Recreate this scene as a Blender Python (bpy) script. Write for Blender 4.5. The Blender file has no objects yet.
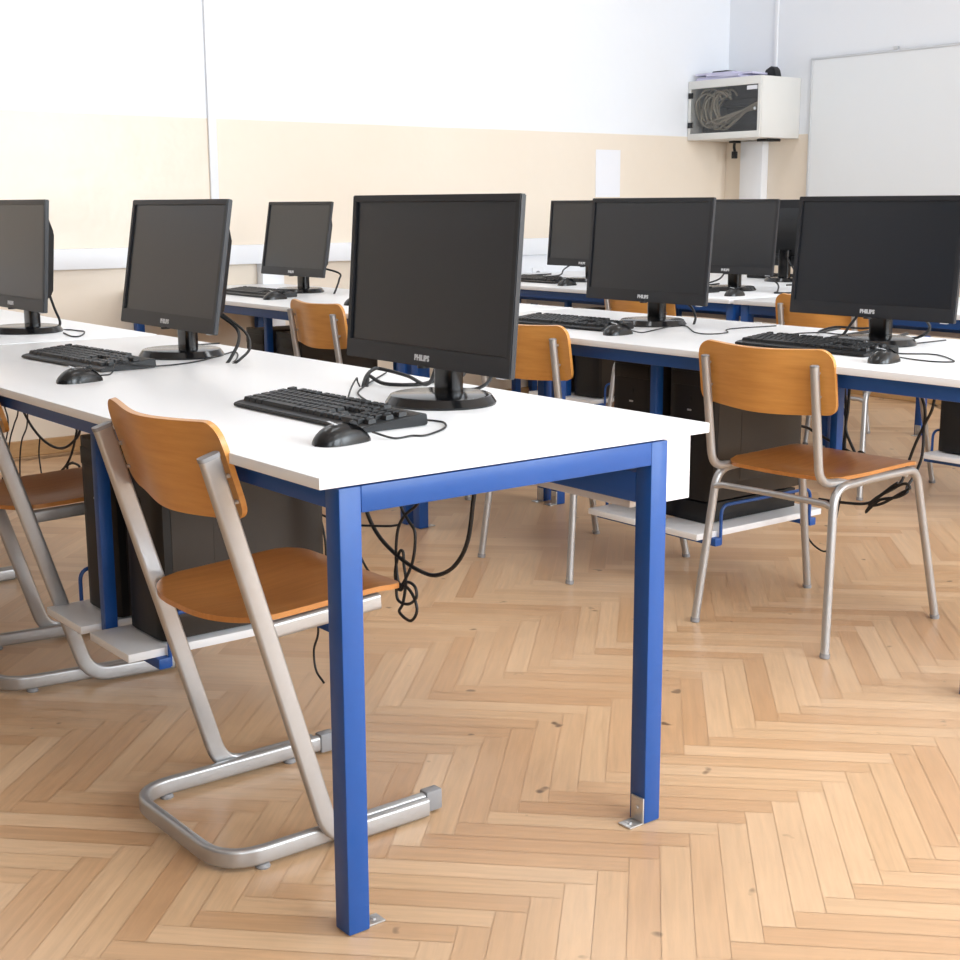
import bpy, bmesh, math, random
from mathutils import Vector, Matrix
random.seed(7)
PI = math.pi
SC = bpy.context.scene
COL = SC.collection

# ------------------------------------------------------------------ materials
def new_mat(name):
    m = bpy.data.materials.new(name); m.use_nodes = True
    return m, m.node_tree.nodes, m.node_tree.links, m.node_tree.nodes['Principled BSDF']

def plain(name, col, rough=.5, metal=0., spec=.5, coat=0., vary=0., scale=30., bump=0.):
    m, N, L, P = new_mat(name)
    P.inputs['Base Color'].default_value = (*col, 1)
    P.inputs['Roughness'].default_value = rough
    P.inputs['Metallic'].default_value = metal
    P.inputs['Specular IOR Level'].default_value = spec
    P.inputs['Coat Weight'].default_value = coat
    if vary or bump:
        tc = N.new('ShaderNodeTexCoord'); nz = N.new('ShaderNodeTexNoise')
        nz.inputs['Scale'].default_value = scale; nz.inputs['Detail'].default_value = 3
        L.new(tc.outputs['Object'], nz.inputs['Vector'])
        if vary:
            mx = N.new('ShaderNodeMix'); mx.data_type = 'RGBA'
            mx.inputs[6].default_value = (*[c * (1 - vary) for c in col], 1)
            mx.inputs[7].default_value = (*[min(1, c * (1 + vary)) for c in col], 1)
            L.new(nz.outputs['Fac'], mx.inputs[0]); L.new(mx.outputs[2], P.inputs['Base Color'])
        if bump:
            b = N.new('ShaderNodeBump'); b.inputs['Strength'].default_value = bump; b.inputs['Distance'].default_value = .002
            L.new(nz.outputs['Fac'], b.inputs['Height']); L.new(b.outputs[0], P.inputs['Normal'])
    return m

def wood(name, c1, c2, rough, stretch, coat=0.):
    m, N, L, P = new_mat(name)
    tc = N.new('ShaderNodeTexCoord'); mp = N.new('ShaderNodeMapping')
    mp.inputs['Scale'].default_value = stretch
    nz = N.new('ShaderNodeTexNoise'); nz.inputs['Scale'].default_value = 6; nz.inputs['Detail'].default_value = 6
    nz.inputs['Roughness'].default_value = .6
    rp = N.new('ShaderNodeValToRGB')
    rp.color_ramp.elements[0].position = .3; rp.color_ramp.elements[0].color = (*c1, 1)
    rp.color_ramp.elements[1].position = .72; rp.color_ramp.elements[1].color = (*c2, 1)
    L.new(tc.outputs['Object'], mp.inputs[0]); L.new(mp.outputs[0], nz.inputs['Vector'])
    L.new(nz.outputs['Fac'], rp.inputs[0]); L.new(rp.outputs[0], P.inputs['Base Color'])
    P.inputs['Roughness'].default_value = rough; P.inputs['Coat Weight'].default_value = coat
    P.inputs['Coat Roughness'].default_value = .25
    return m

M = {}
M['laminate'] = plain('white_laminate', (.85, .86, .88), .34, vary=.012, scale=8)
M['tray_white'] = plain('white_tray_board', (.86, .86, .87), .4)
M['blue'] = plain('blue_powder_paint', (.008, .075, .31), .38, vary=.06, scale=60, bump=.05)
M['silver'] = plain('silver_paint', (.47, .47, .475), .34, metal=.65, vary=.04, scale=90)
M['steel'] = plain('zinc_steel', (.6, .6, .6), .35, metal=.8)
M['grey_plastic'] = plain('grey_plastic', (.27, .27, .28), .5)
M['black'] = plain('black_plastic', (.010, .0105, .012), .34, spec=.35, vary=.1, scale=200, bump=.06)
M['black_gloss'] = plain('glossy_black_plastic', (.006, .006, .007), .16, spec=.45)
M['mouse_black'] = plain('satin_black_plastic', (.009, .0095, .0105), .24, spec=.45)
M['bezel'] = plain('charcoal_bezel', (.022, .023, .027), .4, spec=.4, vary=.06, scale=120)
M['screen'] = plain('matte_screen', (.008, .011, .017), .3, spec=.72)
M['keycap'] = plain('keycap_plastic', (.013, .0135, .015), .45, spec=.35)
M['cord'] = plain('black_rubber_cord', (.012, .012, .013), .5)
M['case'] = plain('dark_brown_case_paint', (.034, .027, .022), .42, spec=.4, vary=.1, scale=300)
M['case_front'] = plain('black_case_front', (.009, .009, .0095), .45, spec=.35)
M['beech'] = wood('beech_plywood', (.60, .265, .06), (.70, .335, .085), .36, (2, 1.2, 14), .25)
M['beech_seat'] = wood('beech_plywood_seat', (.47, .18, .04), (.60, .25, .065), .3, (1.2, 14, 2), .4)
M['paper'] = plain('white_paper', (.82, .82, .86), .8)
M['paper_lilac'] = plain('lilac_paper', (.60, .58, .74), .8)
M['cab'] = plain('light_grey_cabinet_paint', (.74, .73, .70), .4)
M['board'] = plain('whiteboard_enamel', (.80, .82, .84), .3)
M['alu'] = plain('aluminium_trim', (.62, .63, .65), .4, metal=.5)
M['pvc'] = plain('white_pvc_trunking', (.82, .83, .86), .4)
M['letter'] = plain('silver_lettering', (.75, .76, .78), .35, metal=.2)
M['patch'] = plain('beige_patch_cable', (.50, .44, .34), .55)
M['dark'] = plain('dark_interior', (.04, .04, .04), .6)
M['base_wood'] = wood('baseboard_wood', (.42, .24, .10), (.52, .31, .14), .4, (3, 3, 20))
M['dark_wall'] = wood('unseen_dark_wall', (.055, .045, .04), (.085, .07, .06), .6, (1, 12, 1))  # invented dark finish for the unseen back wall, cuts light bounced from behind
M['ceil'] = plain('ceiling_paint', (.88, .88, .88), .8)
M['win'] = plain('window_frame_paint', (.85, .85, .85), .4)

def glass_mat(name, tint, gl):
    m, N, L, P = new_mat(name)
    N.remove(P)
    tr = N.new('ShaderNodeBsdfTransparent'); tr.inputs[0].default_value = (*tint, 1)
    gg = N.new('ShaderNodeBsdfGlossy'); gg.inputs['Roughness'].default_value = .03
    mx = N.new('ShaderNodeMixShader'); mx.inputs[0].default_value = gl
    L.new(tr.outputs[0], mx.inputs[1]); L.new(gg.outputs[0], mx.inputs[2])
    L.new(mx.outputs[0], N['Material Output'].inputs[0])
    return m
M['pane'] = glass_mat('window_glass', (.96, .98, .97), .05)
M['smoked'] = glass_mat('smoked_glass', (.80, .80, .80), .05)

def wall_mat():
    m, N, L, P = new_mat('two_tone_wall_paint')
    g = N.new('ShaderNodeNewGeometry'); sp = N.new('ShaderNodeSeparateXYZ')
    L.new(g.outputs['Position'], sp.inputs[0])
    nz = N.new('ShaderNodeTexNoise'); nz.inputs['Scale'].default_value = 1.3; nz.inputs['Detail'].default_value = 4
    L.new(g.outputs['Position'], nz.inputs['Vector'])
    ma = N.new('ShaderNodeMath'); ma.operation = 'MULTIPLY_ADD'; ma.inputs[1].default_value = .006
    L.new(nz.outputs['Fac'], ma.inputs[0]); L.new(sp.outputs['Z'], ma.inputs[2])
    gt = N.new('ShaderNodeMapRange'); gt.inputs[1].default_value = 1.560; gt.inputs[2].default_value = 1.566
    L.new(ma.outputs[0], gt.inputs[0])
    cr = N.new('ShaderNodeMix'); cr.data_type = 'RGBA'
    cr.inputs[6].default_value = (.80, .69, .57, 1); cr.inputs[7].default_value = (.84, .75, .64, 1)
    L.new(nz.outputs['Fac'], cr.inputs[0])
    mx = N.new('ShaderNodeMix'); mx.data_type = 'RGBA'
    mx.inputs[7].default_value = (.83, .85, .89, 1)
    L.new(gt.outputs[0], mx.inputs[0]); L.new(cr.outputs[2], mx.inputs[6])
    L.new(mx.outputs[2], P.inputs['Base Color'])
    ro = N.new('ShaderNodeMapRange'); ro.inputs[3].default_value = .27; ro.inputs[4].default_value = .7
    L.new(gt.outputs[0], ro.inputs[0]); L.new(ro.outputs[0], P.inputs['Roughness'])
    nb = N.new('ShaderNodeTexNoise'); nb.inputs['Scale'].default_value = 5; nb.inputs['Detail'].default_value = 3
    L.new(g.outputs['Position'], nb.inputs['Vector'])
    b = N.new('ShaderNodeBump'); b.inputs['Strength'].default_value = .25; b.inputs['Distance'].default_value = .02
    L.new(nb.outputs['Fac'], b.inputs['Height']); L.new(b.outputs[0], P.inputs['Normal'])
    return m
M['wall'] = wall_mat()

def floor_mat():
    m, N, L, P = new_mat('oak_parquet')
    uv = N.new('ShaderNodeUVMap'); uv.uv_map = 'grain'
    at = N.new('ShaderNodeAttribute'); at.attribute_name = 'plank'
    mp = N.new('ShaderNodeMapping'); mp.inputs['Scale'].default_value = (2.2, 34, 1)
    L.new(uv.outputs[0], mp.inputs[0])
    nz = N.new('ShaderNodeTexNoise'); nz.inputs['Scale'].default_value = 2.2; nz.inputs['Detail'].default_value = 6; nz.inputs['Roughness'].default_value = .62
    nz.inputs['Distortion'].default_value = .4
    L.new(mp.outputs[0], nz.inputs['Vector'])
    rp = N.new('ShaderNodeValToRGB'); e = rp.color_ramp.elements
    e[0].position = .0; e[0].color = (.53, .30, .15, 1)
    e[1].position = 1.; e[1].color = (.69, .46, .275, 1)
    k = e.new(.35); k.color = (.585, .358, .194, 1)
    k = e.new(.7); k.color = (.63, .405, .228, 1)
    L.new(at.outputs['Fac'], rp.inputs[0])
    gr = N.new('ShaderNodeMapRange'); gr.inputs[1].default_value = .25; gr.inputs[2].default_value = .75
    gr.inputs[3].default_value = .84; gr.inputs[4].default_value = 1.12
    L.new(nz.outputs['Fac'], gr.inputs[0])
    mu = N.new('ShaderNodeMix'); mu.data_type = 'RGBA'; mu.blend_type = 'MULTIPLY'; mu.inputs[0].default_value = 1
    L.new(rp.outputs[0], mu.inputs[6]); L.new(gr.outputs[0], mu.inputs[7])
    # knots and worn marks with their own shapes
    g = N.new('ShaderNodeNewGeometry')
    vo = N.new('ShaderNodeTexNoise'); vo.inputs['Scale'].default_value = 13; vo.inputs['Detail'].default_value = 2
    L.new(g.outputs['Position'], vo.inputs['Vector'])
    kr = N.new('ShaderNodeMapRange'); kr.inputs[1].default_value = .715; kr.inputs[2].default_value = .76
    L.new(vo.outputs['Fac'], kr.inputs[0])
    kn = N.new('ShaderNodeMix'); kn.data_type = 'RGBA'; kn.inputs[7].default_value = (.13, .07, .035, 1)
    L.new(kr.outputs[0], kn.inputs[0]); L.new(mu.outputs[2], kn.inputs[6])
    # broad wear: paler scrubbed zones
    wn = N.new('ShaderNodeTexNoise'); wn.inputs['Scale'].default_value = .9; wn.inputs['Detail'].default_value = 3
    L.new(g.outputs['Position'], wn.inputs['Vector'])
    wr = N.new('ShaderNodeMapRange'); wr.inputs[1].default_value = .35; wr.inputs[2].default_value = .7; wr.inputs[4].default_value = .5
    L.new(wn.outputs['Fac'], wr.inputs[0])
    pm = N.new('ShaderNodeMix'); pm.data_type = 'RGBA'; pm.inputs[7].default_value = (.69, .49, .325, 1)
    L.new(wr.outputs[0], pm.inputs[0]); L.new(kn.outputs[2], pm.inputs[6])
    L.new(pm.outputs[2], P.inputs['Base Color'])
    rr = N.new('ShaderNodeMapRange'); rr.inputs[3].default_value = .26; rr.inputs[4].default_value = .42
    L.new(nz.outputs['Fac'], rr.inputs[0]); L.new(rr.outputs[0], P.inputs['Roughness'])
    b = N.new('ShaderNodeBump'); b.inputs['Strength'].default_value = .12; b.inputs['Distance'].default_value = .002
    L.new(nz.outputs['Fac'], b.inputs['Height']); L.new(b.outputs[0], P.inputs['Normal'])
    return m
M['floor'] = floor_mat()
M['gap'] = plain('parquet_gap', (.10, .055, .025), .8)

# ------------------------------------------------------------------ mesh helpers
def BM(): return bmesh.new()

def box(bm, x0, x1, y0, y1, z0, z1, bev=0., seg=2):
    r = bmesh.ops.create_cube(bm, size=1)
    bmesh.ops.scale(bm, vec=(abs(x1 - x0), abs(y1 - y0), abs(z1 - z0)), verts=r['verts'])
    bmesh.ops.translate(bm, vec=((x0 + x1) / 2, (y0 + y1) / 2, (z0 + z1) / 2), verts=r['verts'])
    if bev:
        es = list({e for v in r['verts'] for e in v.link_edges})
        bmesh.ops.bevel(bm, geom=es, offset=bev, segments=seg, profile=.5, affect='EDGES')

def fillet(pts, rad, n=6):
    """Round the corners of a polyline."""
    P = [Vector(p) for p in pts]; out = [P[0]]
    for i in range(1, len(P) - 1):
        a, b, c = P[i - 1], P[i], P[i + 1]
        r = rad[i - 1] if isinstance(rad, (list, tuple)) else rad
        d1 = (a - b).normalized(); d2 = (c - b).normalized()
        ang = d1.angle(d2)
        if r <= 0 or abs(ang - PI) < 1e-3: out.append(b); continue
        t = min(r / math.tan(ang / 2), (a - b).length * .49, (c - b).length * .49)
        for k in range(n + 1):
            s = k / n
            p = (b + d1 * t) * (1 - s) ** 2 + b * 2 * s * (1 - s) + (b + d2 * t) * s ** 2
            out.append(p)
    out.append(P[-1]); return out

def smooth_path(pts, n=5):
    P = [Vector(p) for p in pts]
    if len(P) < 3: return P
    Q = [P[0] * 2 - P[1]] + P + [P[-1] * 2 - P[-2]]; out = []
    for i in range(1, len(Q) - 2):
        p0, p1, p2, p3 = Q[i - 1:i + 3]
        for k in range(n):
            t = k / n
            out.append(.5 * ((2 * p1) + (p2 - p0) * t + (2 * p0 - 5 * p1 + 4 * p2 - p3) * t * t + (3 * p1 - p0 - 3 * p2 + p3) * t ** 3))
    out.append(P[-1]); return out

def sweep(bm, pts, prof, up=None, cap=True):
    """Sweep a closed 2-D profile along pts; profile u goes along the side vector, v along the other."""
    P = [Vector(p) for p in pts]; rings = []; n = len(P); ref = None
    for i in range(n):
        t = (P[min(i + 1, n - 1)] - P[max(i - 1, 0)]).normalized()
        if up is not None:
            s = Vector(up) - t * Vector(up).dot(t); s.normalize()
        elif ref is None:
            a = Vector((0, 0, 1)) if abs(t.z) < .9 else Vector((1, 0, 0))
            s = (a - t * a.dot(t)).normalized()
        else:
            s = (ref - t * ref.dot(t)).normalized()
        ref = s; w = t.cross(s)
        rings.append([bm.verts.new(P[i] + s * u + w * v) for u, v in prof])
    m = len(prof)
    for a, b in zip(rings, rings[1:]):
        for k in range(m):
            bm.faces.new((a[k], a[(k + 1) % m], b[(k + 1) % m], b[k]))
    if cap:
        bm.faces.new(rings[0][::-1]); bm.faces.new(rings[-1])

def circ(r, n=12): return [(r * math.cos(2 * PI * k / n), r * math.sin(2 * PI * k / n)) for k in range(n)]
def stadium(w, h, n=5):
    """flat oval: w along u, h along v (rounded-rectangle)."""
    r = min(w, h) * .36; out = []
    for cx, cy, a0 in ((w / 2 - r, h / 2 - r, 0), (-w / 2 + r, h / 2 - r, PI / 2), (-w / 2 + r, -h / 2 + r, PI), (w / 2 - r, -h / 2 + r, 1.5 * PI)):
        for k in range(n):
            a = a0 + k / (n - 1) * PI / 2; out.append((cx + r * math.cos(a), cy + r * math.sin(a)))
    return out
def tube(bm, pts, r, seg=12): sweep(bm, pts, circ(r, seg))

def prism(bm, poly, axis, a, b):
    """Extrude a 2-D polygon along an axis from a to b. axis 'y': poly is (x,z); 'z': (x,y); 'x': (y,z)."""
    f = {'y': lambda p, t: (p[0], t, p[1]), 'z': lambda p, t: (p[0], p[1], t), 'x': lambda p, t: (t, p[0], p[1])}[axis]
    A = [bm.verts.new(f(p, a)) for p in poly]; B = [bm.verts.new(f(p, b)) for p in poly]
    n = len(poly)
    for k in range(n): bm.faces.new((A[k], A[(k + 1) % n], B[(k + 1) % n], B[k]))
    bm.faces.new(A[::-1]); bm.faces.new(B)

def lathe(bm, prof, n=32, cx=0, cy=0, sx=1., sy=1.):
    rings = []
    for r, z in prof:
        rings.append([bm.verts.new((cx + sx * r * math.cos(2 * PI * k / n), cy + sy * r * math.sin(2 * PI * k / n), z)) for k in range(n)])
    for a, b in zip(rings, rings[1:]):
        for k in range(n): bm.faces.new((a[k], a[(k + 1) % n], b[(k + 1) % n], b[k]))
    bm.faces.new(rings[0][::-1]); bm.faces.new(rings[-1])

def grid_shell(bm, F, nu, nv, thick):
    """Thin bent sheet: F(u,v)->(point, normal)."""
    top, bot = [], []
    for i in range(nu + 1):
        a, b = [], []
        for j in range(nv + 1):
            p, nn = F(i / nu, j / nv); p = Vector(p); nn = Vector(nn).normalized()
            a.append(bm.verts.new(p + nn * thick / 2)); b.append(bm.verts.new(p - nn * thick / 2))
        top.append(a); bot.append(b)
    for i in range(nu):
        for j in range(nv):
            bm.faces.new((top[i][j], top[i + 1][j], top[i + 1][j + 1], top[i][j + 1]))
            bm.faces.new((bot[i][j + 1], bot[i + 1][j + 1], bot[i + 1][j], bot[i][j]))
    for i in range(nu):
        bm.faces.new((top[i][0], bot[i][0], bot[i + 1][0], top[i + 1][0]))
        bm.faces.new((top[i + 1][nv], bot[i + 1][nv], bot[i][nv], top[i][nv]))
    for j in range(nv):
        bm.faces.new((top[0][j + 1], bot[0][j + 1], bot[0][j], top[0][j]))
        bm.faces.new((top[nu][j], bot[nu][j], bot[nu][j + 1], top[nu][j + 1]))

def obj(name, bm, mat, parent=None, smooth=35):
    bmesh.ops.recalc_face_normals(bm, faces=bm.faces[:])
    me = bpy.data.meshes.new(name); bm.to_mesh(me); bm.free()
    me.materials.append(mat)
    if smooth:
        me.shade_smooth(); me.set_sharp_from_angle(angle=math.radians(smooth))
    o = bpy.data.objects.new(name, me); COL.objects.link(o)
    if parent is not None: o.parent = parent
    return o

def tag(o, label, cat, group=None):
    o['label'] = label; o['category'] = cat
    if group: o['group'] = group
    return o
def thing(name, label, cat, loc=(0, 0, 0), rotz=0., group=None):
    o = bpy.data.objects.new(name, None); COL.objects.link(o)
    o.empty_display_size = .1
    o.location = loc; o.rotation_euler = (0, 0, rotz)
    return tag(o, label, cat, group)
def structure(name, bm, mat, smooth=0):
    o = obj(name, bm, mat, None, smooth); o['kind'] = 'structure'; return o
def dup(root, loc, rotz, label, group=None):
    r = root.copy(); COL.objects.link(r); r.location = loc; r.rotation_euler = (0, 0, rotz)
    r['label'] = label
    if group: r['group'] = group
    for ch in list(root.children):
        c = ch.copy(); COL.objects.link(c); c.parent = r
        for g in list(ch.children):
            d = g.copy(); COL.objects.link(d); d.parent = c
    return r
def lettering(text, size, mat, parent, name, loc, rot, extrude=.0004, offset=0.):
    cu = bpy.data.curves.new('lettering', 'FONT'); cu.body = text; cu.size = size; cu.extrude = extrude; cu.offset = offset
    cu.align_x = 'CENTER'; cu.align_y = 'CENTER'; cu.resolution_u = 2
    t = bpy.data.objects.new('lettering', cu); COL.objects.link(t)
    dg = bpy.context.evaluated_depsgraph_get(); dg.update()
    me = bpy.data.meshes.new_from_object(t.evaluated_get(dg))
    bpy.data.objects.remove(t)
    me.materials.clear(); me.materials.append(mat)
    o = bpy.data.objects.new(name, me); COL.objects.link(o); o.parent = parent
    o.location = loc; o.rotation_euler = rot
    return o

# ------------------------------------------------------------------ room shell
XB, XF, YR, YL, ZC = -4.2, 5.94, -4.2, 4.6, 3.3
def parquet():
    w = .054; n = 8; g = .0006
    s = 1 / math.sqrt(2); ox, oy = .006, .197
    bm = BM(); uvl = bm.loops.layers.uv.new('grain'); cl = bm.loops.layers.float_color.new('plank')
    rnd = random.Random(3)
    def add(u0, u1, v0, v1, along):
        cu, cv = (u0 + u1) / 2 * w, (v0 + v1) / 2 * w
        x, y = (cu + cv) * s + ox, (-cu + cv) * s + oy
        if not (XB - .3 < x < XF + .3 and YR - .3 < y < YL + .3): return
        c = []
        for u, v in ((u0 * w + g, v0 * w + g), (u1 * w - g, v0 * w + g), (u1 * w - g, v1 * w - g), (u0 * w + g, v1 * w - g)):
            c.append(bm.verts.new((min(max((u + v) * s + ox, XB), XF), min(max((-u + v) * s + oy, YR), YL), 0)))
        f = bm.faces.new(c)
        t = rnd.random(); t = min(1, max(0, .5 + (t - .5) * 1.1 + rnd.gauss(0, .12)))
        du, dv = rnd.random() * 50, rnd.random() * 50
        loc = ((0, 0), ((u1 - u0) * w, 0), ((u1 - u0) * w, (v1 - v0) * w), (0, (v1 - v0) * w))
        for lp, (a, b) in zip(f.loops, loc):
            if along == 'v': a, b = b, a
            lp[uvl].uv = (a + du, b + dv); lp[cl] = (t, t, t, 1)
    for j in range(-14, 15):
        for k in range(-110, 130):
            a, b = k + j * n, k - j * n
            add(a, a + n, b, b + 1, 'u')
            add(a + n, a + n + 1, b + 1 - n, b + 1, 'v')
    bad = [f for f in bm.faces if f.calc_area() < 1e-6]
    bmesh.ops.delete(bm, geom=bad, context='FACES')
    for f in bm.faces:
        if f.normal.z < 0: f.normal_flip()
    # ground body under the planks shows in the joints
    box(bm, XB, XF, YR, YL, -.05, -.0012)
    for f in bm.faces[-6:]: f.material_index = 1
    o = structure('floor', bm, M['floor']); o.data.materials.append(M['gap'])
parquet()
bm = BM(); box(bm, XB, XF, YR, YL, ZC, ZC + .1); structure('ceiling', bm, M['ceil'])
bm = BM(); box(bm, XB - .15, XF + .15, YL, YL + .15, -.05, ZC + .1); structure('wall_left', bm, M['wall'])
bm = BM(); box(bm, XF, XF + .15, YR, YL, -.05, ZC + .1); structure('wall_front', bm, M['wall'])
bm = BM(); box(bm, XB - .15, XB, YR, YL, -.05, ZC + .1); structure('wall_back', bm, M['dark_wall'])
WINS = [(-2.9, -1.1), (.1, 2.5), (3.2, 5.6)]; ZS, ZT = .95, 2.95
bm = BM()
box(bm, XB - .15, XF + .15, YR - .25, YR, -.05, ZS); box(bm, XB - .15, XF + .15, YR - .25, YR, ZT, ZC + .1)
xs = [XB - .15] + [v for w in WINS for v in w] + [XF + .15]
for a, b in zip(xs[::2], xs[1::2]): box(bm, a, b, YR - .25, YR, ZS, ZT)
structure('wall_right', bm, M['wall'])
for i, (a, b) in enumerate(WINS):
    bm = BM(); f = .05; y0, y1 = YR - .18, YR - .12
    box(bm, a, b, y0, y1, ZS, ZS + f); box(bm, a, b, y0, y1, ZT - f, ZT)
    for x in (a, (a + b) / 2 - f / 2, b - f): box(bm, x, x + f, y0, y1, ZS + f, ZT - f)
    w = structure('window_%d' % (i + 1), bm, M['win'])
    bm = BM()
    box(bm, a + f, (a + b) / 2 - f / 2, YR - .152, YR - .148, ZS + f, ZT - f); box(bm, (a + b) / 2 + f / 2, b - f, YR - .152, YR - .148, ZS + f, ZT - f)
    p = obj('window_pane', bm, M['pane'], w, 0)
bm = BM(); box(bm, XB, XF - .02, YL - .02, YL, 0, .075, .004); structure('baseboard_left', bm, M['base_wood'])
bm = BM(); box(bm, XF - .02, XF, YR, YL, 0, .075, .004); structure('baseboard_front', bm, M['base_wood'])
# cable trunking along the left wall, risers and ducts
bm = BM(); box(bm, XB, XF - .03, YL - .055, YL, .853, .948, .004)
structure('trim_1', bm, M['pvc'], 30)
bm = BM(); box(bm, 2.215, 2.258, YL - .014, YL, .948, ZC, .003); structure('trim_2', bm, M['pvc'], 30)
bm = BM(); box(bm, 2.46, 2.585, YL - .06, YL, .075, .853, .004); structure('trim_3', bm, M['pvc'], 30)
bm = BM(); box(bm, XF - .06, XF, 4.242, 4.424, 0.075, 1.53, .004); structure('trim_4', bm, M['pvc'], 30)
bm = BM(); box(bm, XF - .014, XF, 4.195, 4.222, 1.9, ZC, .003); structure('trim_5', bm, M['pvc'], 30)

# ------------------------------------------------------------------ desks
DL, DW, H = 2.285, .832, .75
def make_desk(label, loc, shelf=True):
    t = thing('computer_desk', label, 'desk', loc, 0, 'white computer desks on blue frames')
    bm = BM(); box(bm, 0, DW, 0, DL, H - .0185, H, .0015, 2); obj('tabletop', bm, M['laminate'], t)
    xa, xb, a = .038, .733, .040
    zt = H - .0185
    for x in (xa, xb - a):
        for y in (.008, DL - .048):
            bm = BM(); box(bm, x, x + a, y, y + a, 0.001, zt - .004, .0025); lg = obj('leg', bm, M['blue'], t)
            near = y < 1
            bm = BM()
            if x == xa:
                yc = y + a / 2
                box(bm, x + a, x + a + .034, yc - .014, yc + .014, .0005, .0035, .0006)
                box(bm, x + a, x + a + .003, yc - .014, yc + .014, .0035, .04, .0006)
                tube(bm, [(x + a + .02, yc, .003), (x + a + .02, yc, .006)], .004, 10)
            else:
                yc = y + a / 2 - .003
                box(bm, x - .036, x, yc - .016, yc + .016, .0005, .0035, .0006)
                box(bm, x - .003, x, yc - .016, yc + .016, .0035, .052, .0006)
                tube(bm, [(x - .022, yc, .003), (x - .022, yc, .006)], .004, 10)
                tube(bm, [(x - .006, yc, .03), (x - .002, yc, .03)], .004, 10)
            obj('floor_bracket', bm, M['steel'], lg)
    zr = zt - .004
    for y in (.008, DL - .048):
        bm = BM(); box(bm, xa + a, xb - a, y, y + a, zr - .042, zr, .002); obj('end_rail', bm, M['blue'], t)
    bm = BM(); box(bm, xa + .002, xa + .032, .048, DL - .048, zr - .036, zr, .002); obj('front_rail', bm, M['blue'], t)
    bm = BM(); box(bm, xb - a, xb - .005, .048, DL - .048, .612, .668, .002); obj('back_rail', bm, M['blue'], t)
    # stepped white cable tray behind the back rail
    bm = BM()
    prism(bm, [(xb - .003, .588), (.754, .588), (.754, .607), (.816, .607), (.816, zt - .001), (.800, zt - .001), (.800, .623), (xb + .012, .623), (xb + .012, zt - .001), (xb - .003, zt - .001)], 'y', .10, DL - .10)
    obj('cable_tray', bm, M['tray_white'], t, 20)
    for y in (.034, DL - .05):
        bm = BM()
        prism(bm, [(xb + .0005, .588), (.755, .588), (.755, .607), (.818, .607), (.818, zt - .001), (xb + .0005, zt - .001)], 'y', y, y + .016)
        obj('tray_end', bm, M['tray_white'], t, 20)
    if shelf:
        for y in (.955, 1.21):
            bm = BM(); box(bm, .10, .66, y, y + .205, .192, .21, .001); obj('shelf_board', bm, M['laminate'], t)
        for (x, y, zl) in ((.158, 1.185, .17), (.60, 1.185, .17), (.60, .865, .33)):
            bm = BM(); box(bm, x - .015, x + .015, y - .0125, y + .0125, zl, zr, .002); obj('hanger_post', bm, M['blue'], t)
        for x in (.175, .60):
            bm = BM(); box(bm, x - .014, x + .014, .938, 1.44, .168, .1915, .002); obj('shelf_bracket', bm, M['blue'], t)
        for y in (.945, 1.425):
            bm = BM(); tube(bm, fillet([(.19, y, .17), (.19, y, .285), (.59, y, .285), (.59, y, .17)], .03), .005, 8)
            obj('guard_rod', bm, M['blue'], t)
    return t
R1, R2, R3, R4 = 0., 1.735, 3.37, 4.215
B0 = 2.31
desk = make_desk('white desk with bright blue frame at the front, nearest to the viewer', (R1, 0, 0))
dup(desk, (R1, B0, 0), 0, 'white desk at the left picture edge, end to end with the nearest desk')
dup(desk, (R2, 0, 0), 0, 'white desk at the right in the second row, behind the four-legged wooden chair')
dup(desk, (R2, B0, 0), 0, 'white desk at the left of the second row, reaching the cream wall')
dup(desk, (R3, -.075, 0), 0, 'white desk at the right in the third row, mostly behind the large right monitor')
dup(desk, (R3, B0 - .075, 0), 0, 'white desk in the third row beside the left wall below the poster')
make_desk('white desk farthest back, pushed against the far side of the third row', (R4, B0, 0), False)

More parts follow.
